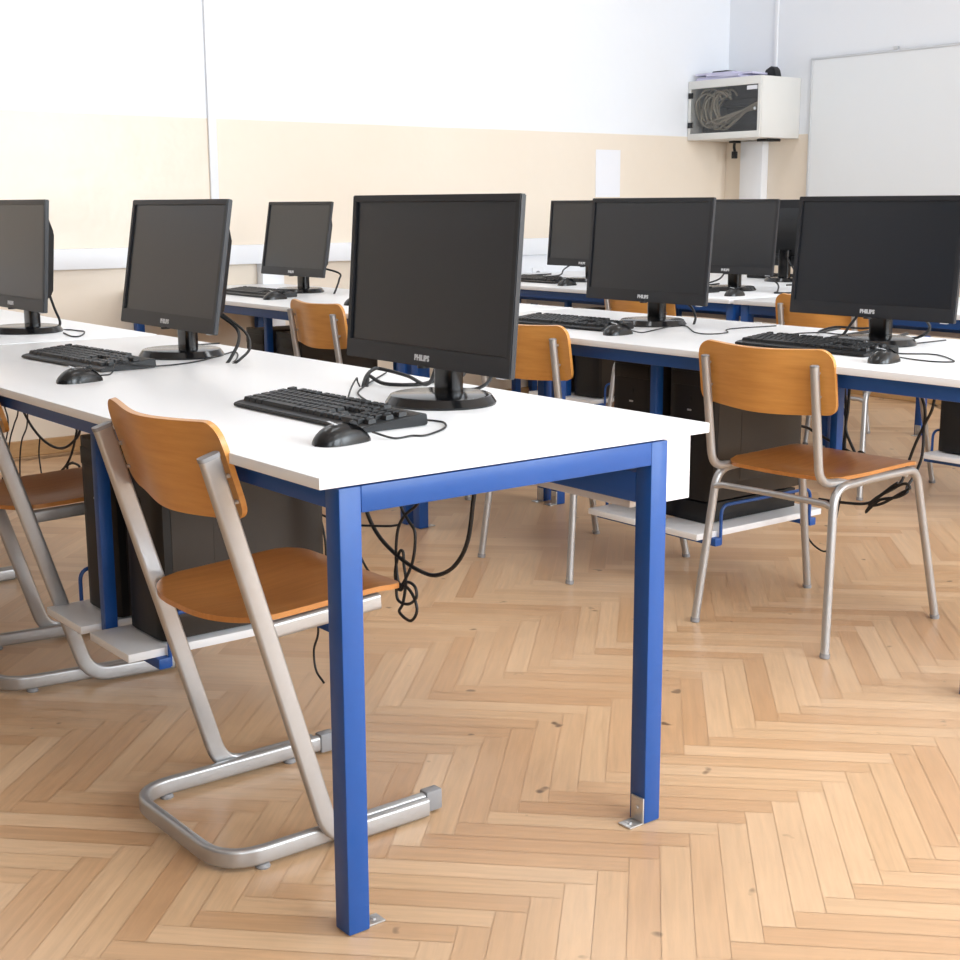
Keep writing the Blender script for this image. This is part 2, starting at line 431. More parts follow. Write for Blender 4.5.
# ------------------------------------------------------------------ monitors
def make_monitor(label, loc, rz, tdeg=4.5):
    t = thing('computer_monitor', label, 'monitor', loc, rz, 'black computer monitors on the desks')
    W, Hh, zb, th = .553, .336, .077, .014
    tilt = math.radians(tdeg)
    x0 = -.047
    def T(bm):
        bmesh.ops.rotate(bm, cent=(x0, 0, zb), matrix=Matrix.Rotation(tilt, 3, 'Y'), verts=bm.verts[:])
        return bm
    # casing: shallow tray with rim, screen recessed
    bm = BM()
    e = .0135; eb = .038; d = .006
    o = [(-W / 2, zb), (W / 2, zb), (W / 2, zb + Hh), (-W / 2, zb + Hh)]
    i = [(-W / 2 + e, zb + eb), (W / 2 - e, zb + eb), (W / 2 - e, zb + Hh - e), (-W / 2 + e, zb + Hh - e)]
    A = [bm.verts.new((x0, y, z)) for y, z in o]; Bv = [bm.verts.new((x0, y, z)) for y, z in i]
    Cv = [bm.verts.new((x0 + d, y, z)) for y, z in i]; D = [bm.verts.new((x0 + th, y, z)) for y, z in o]
    for k in range(4):
        q = (k + 1) % 4
        bm.faces.new((A[k], A[q], Bv[q], Bv[k])); bm.faces.new((Bv[k], Bv[q], Cv[q], Cv[k])); bm.faces.new((A[q], A[k], D[k], D[q]))
    bm.faces.new(D); bm.faces.new(Cv)
    bmesh.ops.bevel(bm, geom=[ed for ed in bm.edges if all(v in A + D for v in ed.verts)], offset=.002, segments=2, affect='EDGES')
    cs = obj('screen_casing', T(bm), M['bezel'], t)
    bm = BM(); box(bm, x0 + d - .001, x0 + d - .0002, -W / 2 + e + .0006, W / 2 - e - .0006, zb + eb + .0006, zb + Hh - e - .0006)
    obj('screen', T(bm), M['screen'], t, 0)
    # bulge at the back
    bm = BM()
    fr = [(-.262, zb + .03), (.262, zb + .03), (.262, zb + .30), (-.262, zb + .30)]; bk = [(-.235, zb + .06), (.235, zb + .06), (.235, zb + .24), (-.235, zb + .24)]
    A = [bm.verts.new((x0 + th - .002, y, z)) for y, z in fr]; Bv = [bm.verts.new((x0 + th + .034, y, z)) for y, z in bk]
    for k in range(4): bm.faces.new((A[k], A[(k + 1) % 4], Bv[(k + 1) % 4], Bv[k]))
    bm.faces.new(Bv); bm.faces.new(A[::-1])
    bmesh.ops.bevel(bm, geom=bm.edges[:], offset=.006, segments=2, affect='EDGES')
    obj('rear_housing', T(bm), M['black'], t)
    # brand lettering in the middle of the lower bezel, small bump with the sensor below
    lx = x0 - .0006 + math.sin(tilt) * .016
    lettering('PHILIPS', .0155, M['letter'], t, 'brand_lettering', (lx, .0, zb + .0165), (PI / 2 - tilt, 0, -PI / 2), offset=.0007)
    bm = BM(); tube(bm, [(x0 + .004, 0, zb - .003), (x0 + .004, 0, zb + .002)], .012, 14); obj('bezel_lip', bm, M['bezel'], t)
    bm = BM(); box(bm, x0 + .002, x0 + .012, -W / 2 + .022, -W / 2 + .042, zb - .0022, zb - .0002); obj('power_light', bm, M['paper'], t, 0)
    # neck and round base
    bm = BM(); sweep(bm, [(.020, 0, .016), (.020, 0, .16)], [(u * 1., v) for u, v in stadium(.036, .066, 6)], up=(1, 0, 0)); obj('stand_neck', bm, M['black_gloss'], t, 50)
    bm = BM(); lathe(bm, [(.113, .0), (.114, .004), (.104, .018), (.1, .0195), (.0, .0195001)][:-1], 48, sx=.98, sy=1.0); obj('stand_base', bm, M['black_gloss'], t, 30)
    return t
MON = make_monitor('large black monitor nearest the viewer on the front desk', (R1 + .606, .520, H), 0)
ms = [((R1 + .607, 1.682, H), 0, 'black monitor in the middle of the front row, left of the nearest monitor'),
      ((R1 + .55, 2.66, H), 0, 'black monitor cut off by the left picture edge'),
      ((R2 + .515, 1.565, H), 0, 'black monitor in the second row below the wall poster'),
      ((R2 + .535, .695, H), 0, 'big black monitor at the right picture edge, above the four-legged chair'),
      ((R2 + .535, 3.86, H), 0, 'small distant black monitor at the left of the second row by the cream wall'),
      ((R3 + .49, 2.66, H), 0, 'black monitor in the third row below the wall cabinet'),
      ((R3 + .51, 3.66, H), 0, 'small far black monitor in the third row beside the left wall'),
      ((R4 + .42, 2.98, H), PI, 'farthest black monitor, seen from behind in the fourth row')]
MTILT = make_monitor(ms[0][2], ms[0][0], 0, 9.5)
MS = [MTILT] + [dup(MTILT if i == 3 else MON, *m) for i, m in enumerate(ms[1:])]

# ------------------------------------------------------------------ keyboards
def key_layout():
    u = .0189; ks = []
    def row(y_units, x, seq):
        for w in seq:
            if w > 0: ks.append((y_units, x * u, w * u))
            x += abs(w)
    # columns run from the left (+y) to the right; x in key units
    for r, seq in ((0, [1.5] + [1] * 10 + [1.5, 1]), ):
        pass
    row(5.25, 0, [1, -1, 1, 1, 1, 1, -.5, 1, 1, 1, 1, -.5, 1, 1, 1, 1, -.25, 1, 1, 1])
    row(4, 0, [1] * 13 + [2, -.25, 1, 1, 1, -.25, 1, 1, 1, 1])
    row(3, 0, [1.5] + [1] * 12 + [1.5, -.25, 1, 1, 1, -.25, 1, 1, 1])
    row(2, 0, [1.75] + [1] * 11 + [2.25, -3.5, 1, 1, 1])
    row(1, 0, [2.25] + [1] * 10 + [2.75, -1.25, 1, -1.25, 1, 1, 1])
    row(0, 0, [1.25, 1.25, 1.25, 6.25, 1.25, 1.25, 1.25, 1.25, -.25, 1, 1, 1, -.25, 2, 1])
    ks.append((2.5, 21.5 * u, u)); ks.append((.5, 21.5 * u, u))
    return ks, u, 22.5 * u
def make_keyboard(label, loc, rz, single):
    t = thing('keyboard', label, 'keyboard', loc, rz, 'black keyboards on the desks')
    ks, u, W = key_layout(); W2 = W / 2 + .010
    # wedge-shaped case with a lower lip
    bm = BM(); prism(bm, [(-.078, .003), (-.074, .001), (.068, .001), (.072, .004), (.070, .022), (.060, .0235), (-.066, .0115), (-.077, .008)], 'y', -W2, W2)
    bmesh.ops.bevel(bm, geom=bm.edges[:], offset=.0015, segments=2, affect='EDGES')
    case = obj('keyboard_case', bm, M['black'], t)
    bm = BM()
    for k in range(14): 
        y = -W2 + .03 + k * .012
        box(bm, -.0772 + 0, -.0758, y, y + .006, .0035, .0065)
    obj('vent_slots', bm, M['black_gloss'], case, 0)
    slope = math.atan2(.012, .126)
    def key(bm, yu, xk, w):
        cx = -.052 + yu * u; cy = W / 2 - (xk + w / 2); z = .0125 + (cx + .066) * math.tan(slope)
        a, b, h = .0086, w / 2 - .001, .0068
        lo = [(-a, -b), (a, -b), (a, b), (-a, b)]; hi = [(-a + .0022, -b + .002), (a - .0012, -b + .002), (a - .0012, b - .002), (-a + .0022, b - .002)]
        A = [bm.verts.new((cx + p, cy + q, z - .0015 + p * math.tan(slope))) for p, q in lo]
        Bv = [bm.verts.new((cx + p, cy + q, z + h + p * math.tan(slope))) for p, q in hi]
        for k in range(4): bm.faces.new((A[k], A[(k + 1) % 4], Bv[(k + 1) % 4], Bv[k]))
        bm.faces.new(Bv); bm.faces.new(A[::-1])
    if single:
        for n, k in enumerate(ks[:100]):
            bm = BM(); key(bm, *k); obj('key', bm, M['keycap'], t, 0)
        rest = ks[100:]
    else: rest = ks
    if rest:
        bm = BM()
        for k in rest: key(bm, *k)
        o = obj('keys', bm, M['keycap'], t, 0); o['kind'] = 'stuff'
    bm = BM(); box(bm, .045, .056, -W2 + .02, -W2 + .08, .0215, .0222)
    obj('indicator_strip', bm, M['black_gloss'], t, 0)
    return t
def rad(d): return math.radians(d)
KB = make_keyboard('black keyboard in front of the nearest monitor on the front desk', (R1 + .338, .520, H), rad(1), True)
KB2 = dup(KB, (R1 + .345, 1.68, H), rad(4), 'black keyboard in the middle of the front row, left of the wooden chair back')
KBs = make_keyboard('black keyboard in the second row below the poster, left of its mouse', (R2 + .27, 1.70, H), rad(2), False)
dup(KBs, (R2 + .29, .715, H), rad(-1), 'black keyboard right behind the backrest of the four-legged chair')
dup(KBs, (R2 + .27, 3.78, H), 0, 'black keyboard at the far left of the second row, below the small distant monitor')
dup(KBs, (R3 + .25, 2.80, H), 0, 'black keyboard in the third row below the wall cabinet')
dup(KBs, (R3 + .28, 3.80, H), 0, 'black keyboard in the third row beside the left wall')
dup(KBs, (R4 + .60, 3.12, H), PI, 'black keyboard farthest back, in front of the rear-facing monitor')

# ------------------------------------------------------------------ mice
def make_mouse(label, loc, rz):
    t = thing('computer_mouse', label, 'mouse', loc, rz, 'black computer mice on the desks')
    L, W, Hm = .112, .060, .0345
    def F(u, v):   # u along length 0 tail -> 1 nose, v around the half ring
        x = -L / 2 + L * u
        k = math.sqrt(max(0, 1 - ((u - .5) / .5) ** 4)) if True else 1
        hz = Hm * (math.sin(PI * (u * .80 + .12)) ** .8) * min(1, k + .02)
        wy = W / 2 * (.86 + .14 * math.cos((u - .25) * 4)) * max(.02, k)
        a = PI * v
        return (x, -wy * math.cos(a), hz * math.sin(a) ** .75)
    def shell(u0, u1, v0, v1, nu, nv, lift=0.):
        bm = BM(); g = []
        for i in range(nu + 1):
            g.append([bm.verts.new(Vector(F(u0 + (u1 - u0) * i / nu, v0 + (v1 - v0) * j / nv)) + Vector((0, 0, lift))) for j in range(nv + 1)])
        for i in range(nu):
            for j in range(nv): bm.faces.new((g[i][j], g[i + 1][j], g[i + 1][j + 1], g[i][j + 1]))
        return bm, g
    bm, g = shell(0, 1, 0, 1, 20, 14)
    for i in range(20): bm.faces.new((g[i][0], g[i][14], g[i + 1][14], g[i + 1][0]))
    bmesh.ops.remove_doubles(bm, verts=bm.verts[:], dist=.0004)
    obj('mouse_body', bm, M['mouse_black'], t, 60)
    for v0, v1 in ((.22, .475), (.525, .78)):
        bm, g = shell(.55, .955, v0, v1, 8, 6, .0008)
        r = bmesh.ops.solidify(bm, geom=bm.faces[:], thickness=.0012)
        obj('mouse_button', bm, M['black_gloss'], t, 60)
    bm = BM(); tube(bm, [(.022, -.0035, .0285), (.022, .0035, .0285)], .0075, 14); obj('scroll_wheel', bm, M['black'], t)
    lettering('PHILIPS', .0075, M['letter'], t, 'brand_lettering', (-.02, 0, Hm + .0012), (0, .12, -PI / 2), offset=.0003)
    return t
MU = make_mouse('black mouse nearest the viewer at the corner of the front desk', (R1 + .193, .240, H), rad(3))
dup(MU, (R1 + .175, 1.315, H), rad(5), 'black mouse in front of the middle keyboard, left of the wooden chair back')
dup(MU, (R2 + .18, 1.375, H), rad(2), 'black mouse beside the second-row keyboard below the poster')
dup(MU, (R2 + .165, .395, H), rad(4), 'black mouse at the right, near the big monitor at the picture edge')
dup(MU, (R2 + .20, 3.50, H), 0, 'black mouse at the far left of the second row beside the distant keyboard')
dup(MU, (R2 + .275, 2.985, H), 0, 'black mouse peeking out left of the nearest monitor, on the second-row desk')
dup(MU, (R3 + .19, 2.37, H), 0, 'black mouse in the third row below the wall cabinet')
dup(MU, (R3 + .17, 3.44, H), 0, 'black mouse in the third row beside the left wall')

# ------------------------------------------------------------------ computer towers
def make_tower(label, loc, rz):
    t = thing('computer_tower', label, 'computer', loc, rz, 'dark computer towers on the under-desk shelves')
    W, D, Ht = .178, .41, .405
    bm = BM(); box(bm, .028, D, -W / 2 + .002, W / 2 - .002, .006, Ht, .002); obj('case', bm, M['case'], t)
    # front moulding with a rounded plan
    bm = BM()
    pl = [(.03, -W / 2), (.012, -W / 2), (.003, -W / 2 + .012), (0, -W / 2 + .035), (0, W / 2 - .035), (.003, W / 2 - .012), (.012, W / 2), (.03, W / 2)]
    prism(bm, pl, 'z', .006, Ht + .003)
    fb = obj('front_panel', bm, M['case_front'], t, 40)
    bm = BM(); box(bm, .0305, D - .01, -W / 2 - .0005, -W / 2 + .0015, .055, Ht - .008, .0005); box(bm, .13, .145, -W / 2 - .0012, -W / 2, .06, Ht - .012)
    obj('side_panel', bm, M['case'], t, 0)
    bm = BM(); box(bm, -.0012, .004, -.073, .073, Ht - .06, Ht - .02, .001); obj('drive_bay', bm, M['case_front'], fb)
    bm = BM(); tube(bm, [(-.0015, .0, Ht - .10), (.003, .0, Ht - .10)], .009, 16); obj('power_button', bm, M['case_front'], fb)
    bm = BM(); box(bm, -.0014, .002, -.008, .008, Ht - .135, Ht - .130); obj('badge', bm, M['steel'], fb, 0)
    bm = BM()
    for x in (.05, D - .05):
        for y in (-.06, .06): tube(bm, [(x, y, 0), (x, y, .007)], .012, 10)
    obj('foot', bm, M['black'], t)
    bm = BM(); box(bm, D, D + .003, -.07, .07, .03, Ht - .03); obj('rear_panel', bm, M['steel'], t, 0)
    return t
SH = .21
TW = make_tower('dark tower on the shelf below the front desk, behind the nearest wooden chair', (R1 + .187, 1.058, SH), 0)
dup(TW, (R1 + .185, 1.29, SH), 0, 'dark tower below the front desk, left of the blue post behind the nearest chair')
LW = .062
def make_flat(label, loc):
    t = thing('desktop_computer', label, 'computer', loc)
    bm = BM(); box(bm, .012, .40, -.222, .222, .003, LW, .002); obj('case', bm, M['case_front'], t)
    bm = BM(); box(bm, 0, .0125, -.224, .224, .001, LW + .001, .004); fp = obj('front_panel', bm, M['black'], t)
    bm = BM(); box(bm, -.001, .003, .02, .16, .03, .045); obj('drive_slot', bm, M['black_gloss'], fp, 0)
    bm = BM()
    for x in (.05, .35):
        for y in (-.15, .15): tube(bm, [(x, y, 0), (x, y, .004)], .012, 10)
    obj('foot', bm, M['black'], t)
make_flat('flat black desktop case lying on the shelf below the right desk, under two towers', (R2 + .215, 1.245, SH))
dup(TW, (R2 + .165 + .045, 1.10, SH + LW + .0015), 0, 'brown-sided tower behind the four-legged wooden chair, right of the blue post')
dup(TW, (R2 + .165 + .045, 1.345, SH + LW + .0015), 0, 'dark tower left of the blue post below the right second-row desk')
dup(TW, (R2 + .165, B0 + 1.065, SH), 0, 'dark tower below the left second-row desk, behind the small wooden chair back')
dup(TW, (R2 + .165, B0 + 1.32, SH), 0, 'dark tower below the left second-row desk, left of its blue post')
dup(TW, (R3 + .165, B0 + .99, SH), 0, 'black tower below the third-row desk, right of a blue post')
dup(TW, (R3 + .165, B0 + 1.245, SH), 0, 'black tower below the third-row desk, half hidden by a wooden chair back')
dup(TW, (R3 + .165, 1.225, SH), 0, 'black tower at the right picture edge on a hanging white shelf')

# ------------------------------------------------------------------ chairs
def plate(poly_fn, bm, n):  pass
def back_shell(bm, W, z0, z1, xf, rtop, rbot, thick, curl, nu=44, nv=10):
    """Bent plywood back: y across, z up; outline with rounded corners."""
    def F(u, v):
        uu = .5 - .5 * math.cos(PI * u); uu = .75 * uu + .25 * u
        y = (uu - .5) * W
        d = W / 2 - abs(y)
        zt, zb = z1, z0
        if d < rtop: zt -= rtop - math.sqrt(max(0, rtop ** 2 - (rtop - d) ** 2))
        if d < rbot: zb += rbot - math.sqrt(max(0, rbot ** 2 - (rbot - d) ** 2))
        zt -= curl * .25 * (1 - (2 * y / W) ** 2)
        zb -= curl * .35 * (1 - (2 * y / W) ** 2)
        z = zb + (zt - zb) * v
        s = abs(2 * y / W)
        bend = curl * (s * s * (3 - 2 * s)) - curl * .55
        slope = curl * 6 * s * (1 - s) * (2 / W) * (1 if y > 0 else -1)
        x = xf(z) + bend
        return (x, y, z), (1, -slope, .22)
    grid_shell(bm, F, nu, nv, thick)

def make_four_leg(label, loc, rz):
    t = thing('school_chair', label, 'chair', loc, rz, 'four-legged wooden school chairs')
    r = .0115
    for s in (-1, 1):
        yt, yf = s * .188, s * .214
        zt = .432
        bm = BM(); tube(bm, fillet([(-.262, yf, .004), (-.215, yt, zt), (-.05, yt, zt + .004)], .06, 8)[:-1] + [Vector((-.06, yt, zt + .004))], r, 12)
        lg = obj('rear_leg', bm, M['silver'], t, 60)
        bm = BM(); tube(bm, [(-.262 - .0004, yf, 0), (-.2605, yf, .012)], r + .0015, 12); obj('rubber_foot', bm, M['grey_plastic'], lg)
        bm = BM(); tube(bm, [Vector((.03, yt, zt + .004))] + fillet([(.02, yt, zt + .004), (.165, yt, zt + .002), (.262, yf, .004)], .05, 8)[1:], r, 12)
        lg = obj('front_leg', bm, M['silver'], t, 60)
        bm = BM(); tube(bm, [(.262 + .0004, yf, 0), (.2590, yf, .012)], r + .0015, 12); obj('rubber_foot', bm, M['grey_plastic'], lg)
        bm = BM(); tube(bm, [(-.06, yt, zt + .004), (.03, yt, zt + .004)], r, 12); obj('seat_rail', bm, M['silver'], t, 60)
        yu = s * .172
        bm = BM(); tube(bm, fillet([(-.300, yu, .748), (-.258, yu, .447), (-.10, yu + s * .006, .4355)], .055, 8), r, 12)
        up = obj('back_post', bm, M['silver'], t, 60)
        bm = BM(); lathe(bm, [(r + .0005, .7475), (r + .0005, .7495), (r * .7, .752)], 14, -.300, yu); obj('post_cap', bm, M['grey_plastic'], up)
    bm = BM(); tube(bm, [(-.224, -.189, .385), (-.219, -.165, .390), (-.218, 0, .391), (-.219, .165, .390), (-.224, .189, .385)], .009, 10); obj('crossbar', bm, M['silver'], t, 60)
    bm = BM(); tube(bm, [(.12, -.188, .427), (.12, .188, .427)], .009, 10); obj('front_crossbar', bm, M['silver'], t, 60)
    # seat: dished plywood
    bm = BM()
    def F(u, v):
        y = (v - .5) * .384; hw = .192
        x0, x1 = -.205, .198
        d = hw - abs(y); rr = .075; rf = .05
        xa, xb = x0, x1
        if d < rr: xa += rr - math.sqrt(max(0, rr ** 2 - (rr - d) ** 2))
        if d < rf: xb -= rf - math.sqrt(max(0, rf ** 2 - (rf - d) ** 2))
        x = xa + (xb - xa) * u
        z = .4545 - .017 * math.exp(-((x + .07) / .10) ** 2 - (y / .13) ** 2) - .006 * max(0, (-.13 - x) / .08) - .012 * max(0, (x - .12) / .08) ** 2
        return (x, y, z), (0, 0, 1)
    grid_shell(bm, F, 20, 26, .010)
    obj('seat', bm, M['beech_seat'], t, 50)
    bm = BM(); back_shell(bm, .428, .628, .792, lambda z: -.270 - (z - .628) * .147, .045, .022, .010, .034); obj('backrest', bm, M['beech'], t, 50)
    bm = BM()
    for s in (-1, 1):
        for z in (.67, .73):
            x = -.270 - (z - .628) * .147
            tube(bm, [(x - .004, s * .172, z), (x + .006, s * .172, z)], .004, 8)
    obj('backrest_screws', bm, M['steel'], t)
    return t
CB = make_four_leg('four-legged wooden chair in full view at the right, pushed under the right desk', (1.992, .646, 0), rad(3.3))
dup(CB, (1.965, 1.575, 0), rad(1), 'four-legged wooden chair half hidden behind the nearest monitor')
dup(CB, (1.975, 2.765, 0), rad(-4), 'small wooden chair back between the middle and the nearest monitor')
dup(CB, (3.655, 1.785, 0), rad(3), 'wooden chair behind the big right monitor, only its back edge and legs showing')
dup(CB, (3.66, 2.80, 0), rad(2), 'wooden chair behind the second-row monitor below the poster')
dup(CB, (4.50, 2.735, 0), rad(183), 'farthest chair, only thin legs visible under the right desk, facing the viewer')

def make_cantilever(label, loc, rz):
    t = thing('cantilever_chair', label, 'chair', loc, rz, 'wooden cantilever chairs on silver runners')
    ox = .21
    z0 = .024
    hw = .188
    # U-shaped floor runner
    bm = BM(); sweep(bm, fillet([(.425 - ox, hw, z0), (-.024 - ox, hw, z0), (-.024 - ox, -hw, z0), (.425 - ox, -hw, z0)], .085, 10), stadium(.034, .019), up=(0, 0, 1))
    rn = obj('floor_runner', bm, M['silver'], t, 50)
    for s in (-1, 1):
        bm = BM(); box(bm, .40 - ox, .437 - ox, s * hw - .013, s * hw + .013, .004, .045, .004); obj('end_cap', bm, M['grey_plastic'], rn)
        for x in (.05, .33):
            bm = BM(); lathe(bm, [(.013, 0), (.014, .003), (.010, .0085)], 14, x - ox, s * hw); obj('floor_glide', bm, M['grey_plastic'], rn)
        # leaning upright that bends into the runner
        y = s * (hw + .0185)
        bm = BM(); sweep(bm, fillet([(-.031 - ox, y, .742), (.182 - ox, y, .021), (.395 - ox, y, .021)], .075, 10), stadium(.036, .018), up=(1, 0, .3))
        up = obj('upright', bm, M['silver'], t, 50)
        a = Vector((-.031 - ox, y, .742)); d = (a - Vector((.182 - ox, y, .021))).normalized()
        bm = BM(); sweep(bm, [a - d * .001, a + d * .006], stadium(.038, .020), up=(1, 0, .3)); obj('tube_cap', bm, M['grey_plastic'], up)
        # arm carrying the seat
        yi = s * (hw - .010)
        bm = BM(); sweep(bm, [(.062 - ox, yi, .422), (.312 - ox, yi, .436)], stadium(.030, .018), up=(0, 0, 1)); obj('seat_arm', bm, M['silver'], t, 50)
    bm = BM(); sweep(bm, [(.30 - ox, -hw + .011, .430), (.30 - ox, hw - .011, .430)], stadium(.018, .03), up=(0, 0, 1)); obj('seat_crossbar', bm, M['silver'], t, 50)
    bm = BM()
    def F(u, v):
        y = (v - .5) * .366; hwid = .183
        d = hwid - abs(y); rr = .15; rf = .035
        xa, xb = .002 - ox, .372 - ox
        if d < rr: xa += (rr - math.sqrt(max(0, rr ** 2 - (rr - d) ** 2))) * .62
        if d < rf: xb -= rf - math.sqrt(max(0, rf ** 2 - (rf - d) ** 2))
        x = xa + (xb - xa) * u
        q = x + ox
        z = .444 + .05 * q - .012 * math.exp(-((q - .14) / .10) ** 2 - (y / .12) ** 2) - .010 * max(0, (q - .29) / .08) ** 2
        return (x, y, z), (0, 0, 1)
    grid_shell(bm, F, 20, 26, .010)
    obj('seat', bm, M['beech_seat'], t, 50)
    bm = BM(); back_shell(bm, .432, .634, .802, lambda z: .016 - (z - .634) * .30 - ox, .042, .032, .010, .036); obj('backrest', bm, M['beech'], t, 50)
    bm = BM()
    for s in (-1, 1):
        for z in (.665, .71):
            x = .020 - (z - .634) * .30 - ox
            tube(bm, [(x - .008, s * (hw + .0185), z), (x + .012, s * (hw + .0185), z)], .004, 8)
    obj('backrest_screws', bm, M['steel'], t)
    return t
CC = make_cantilever('wooden cantilever chair on silver runners in full view, nearest the viewer', (.208, .495, 0), rad(.5))
dup(CC, (.245, 1.612, 0), rad(-7), 'cantilever chair behind the nearest one, cut off by the left picture edge')
dup(CC, (.205, 2.68, 0), rad(0), 'third cantilever chair, only its runner tip showing at the left picture edge')

# ------------------------------------------------------------------ cords
def cable(name, label, paths, r, group=None, mat='cord'):
    for p in paths:                       # every cable is an object of its own
        bm = BM(); tube(bm, smooth_path(p, 6), r, 8)
        tag(obj(name, bm, M[mat], None, 60), label, 'cable', (group or name.replace('_', ' ') + 's') if len(paths) > 1 else None)
def cord(parent, pts, r=.0019, name='cord', z=None):
    """A cord that belongs to a device: points given in room coordinates."""
    mi = (Matrix.Translation(parent.location) @ Matrix.Rotation(parent.rotation_euler.z, 4, 'Z')).inverted()
    P = [Vector((p[0], p[1], p[2] if len(p) > 2 else z)) for p in pts]
    bm = BM(); tube(bm, [mi @ p for p in smooth_path(P, 6)], r, 8)
    return obj(name, bm, M['cord'], parent, 60)
Zc = H + .0025
MB = {o['label']: o for o in bpy.data.objects if 'label' in o}
def by(s):
    return next(o for k, o in MB.items() if k.startswith(s))
# nearest station
cord(KB, [(.390, .55, H + .012), (.43, .60, Zc), (.48, .67, Zc), (.54, .75, H + .012), (.60, .82, H + .022), (.615, .84, H + .012), (.62, .835, H - .004)])
cord(MU, [(.255, .243, H + .012), (.279, .212, Zc), (.317, .214, Zc), (.337, .202, Zc), (.389, .229, Zc), (.424, .259, Zc), (.448, .297, Zc), (.449, .318, Zc), (.44, .345, Zc), (.425, .366, Zc), (.43, .42, Zc), (.52, .68, Zc), (.60, .80, Zc), (.8, 1.0, Zc)])
cord(MON, [(.665, .60, .87), (.68, .64, .80), (.70, .70, .762), (.72, .80, H + .02), (.71, .89, H + .028), (.68, .875, H + .03), (.645, .85, H + .02), (.622, .832, H - .005)], .0042)
cord(MON, [(.672, .50, .87), (.80, .70, .775), (.80, .79, .756), (.715, .75, .756), (.66, .80, .757), (.675, .885, .766), (.645, .845, .762), (.628, .825, .745)], .0042)
cord(MON, [(.66, .46, .87), (.72, .50, .80), (.75, .58, .762), (.72, .62, .757), (.66, .62, .757)], .0038)
m2 = MS[0]
cord(m2, [(.665, 1.60, .87), (.69, 1.53, .83), (.67, 1.48, .80), (.635, 1.455, .765), (.615, 1.449, .745)], .0042)
cord(m2, [(.665, 1.57, .87), (.70, 1.50, .82), (.68, 1.44, .785), (.64, 1.42, .76), (.62, 1.43, .745)], .0035)
cord(KB2, [(.425, 1.585, H + .01), (.506, 1.703, Zc), (.57, 1.80, Zc), (.62, 1.86, Zc), (.74, 1.90, Zc), (.8335, 1.9, Zc)])
cord(by('black mouse in front of the middle'), [(.228, 1.323, H + .01), (.26, 1.34, H + .01), (.285, 1.37, H + .026), (.32, 1.42, H + .028), (.41, 1.46, Zc + .003), (.55, 1.50, Zc), (.70, 1.62, Zc), (.75, 1.66, Zc), (.73, 1.60, Zc), (.66, 1.48, Zc), (.62, 1.44, H - .004)])
m3 = MS[1]
cord(m3, [(.60, 2.58, .87), (.63, 2.62, .82), (.66, 2.66, .775), (.665, 2.70, .745)], .0042)
cord(m3, [(.66, 2.68, H - .003), (.67, 2.62, Zc), (.68, 2.56, Zc), (.684, 2.525, Zc), (.642, 2.43, Zc), (.60, 2.37, Zc), (.59, 2.40, Zc), (.615, 2.52, Zc)], .0022)
m = MS[2]
cord(m, [(2.29, 1.60, .87), (2.37, 1.53, .82), (2.375, 1.49, .78), (2.356, 1.479, .745)], .0042)
cord(by('black mouse beside the second-row'), [(1.965, 1.375, H + .01), (2.00, 1.36, Zc), (2.10, 1.40, Zc), (2.24, 1.46, Zc), (2.27, 1.43, Zc), (2.13, 1.26, Zc), (2.12, 1.19, Zc), (2.2, 1.19, Zc), (2.3, 1.27, Zc), (2.5, 1.25, Zc)])
m = MS[3]
cord(m, [(2.31, .75, .87), (2.34, .83, .80), (2.33, .86, H + .006), (2.30, .87, H + .0045), (2.57, .93, H + .0045)], .0042)
cord(m, [(2.31, .63, .87), (2.40, .61, .80), (2.42, .66, H + .012), (2.42, .74, H + .0045), (2.57, .80, H + .0045)], .0042)
cord(m, [(2.31, .74, .87), (2.40, .80, .785), (2.35, .90, H + .03), (2.40, 1.0, H + .0045), (2.57, 1.05, H + .0045)], .0035)
cord(by('black keyboard right behind the backrest'), [(2.09, .86, H + .012), (2.20, .95, H + .01), (2.34, 1.03, Zc), (2.42, 1.00, Zc), (2.42, .92, Zc), (2.57, .90, Zc)])
cord(by('black mouse at the right, near'), [(1.952, .40, H + .01), (1.99, .37, Zc), (1.99, .31, Zc), (2.02, .28, Zc), (2.06, .31, Zc), (2.12, .38, Zc), (2.13, .43, Zc), (2.085, .49, Zc), (2.15, .60, Zc), (2.5, .62, Zc)])
m = MS[4]
cord(m, [(2.31, 3.80, .87), (2.38, 3.70, .84), (2.37, 3.68, .81), (2.33, 3.645, .77), (2.313, 3.64, .745)], .0045)
m = MS[5]
cord(m, [(3.90, 2.60, .87), (3.98, 2.50, .79), (3.90, 2.42, H + .005), (3.80, 2.34, H + .0045), (3.95, 2.26, H + .0045)], .004)
cord(m, [(3.90, 2.72, .87), (4.0, 2.86, .79), (3.95, 2.95, H + .005), (4.15, 3.0, H + .0045)], .004)
cord(MS[6], [(3.92, 3.60, .87), (4.0, 3.55, .82), (4.02, 3.42, .79), (3.98, 3.30, H + .005), (4.18, 3.25, H + .0045)], .004)
cord(MS[6], [(3.92, 3.75, .87), (4.0, 3.98, .80), (4.05, 4.10, H + .006), (3.9, 4.25, H + .0045), (4.18, 4.3, H + .0045)], .004)
cord(MS[7], [(4.6, 2.95, .87), (4.56, 2.86, .80), (4.5, 2.76, H + .005), (4.3, 2.7, H + .0045)], .004)

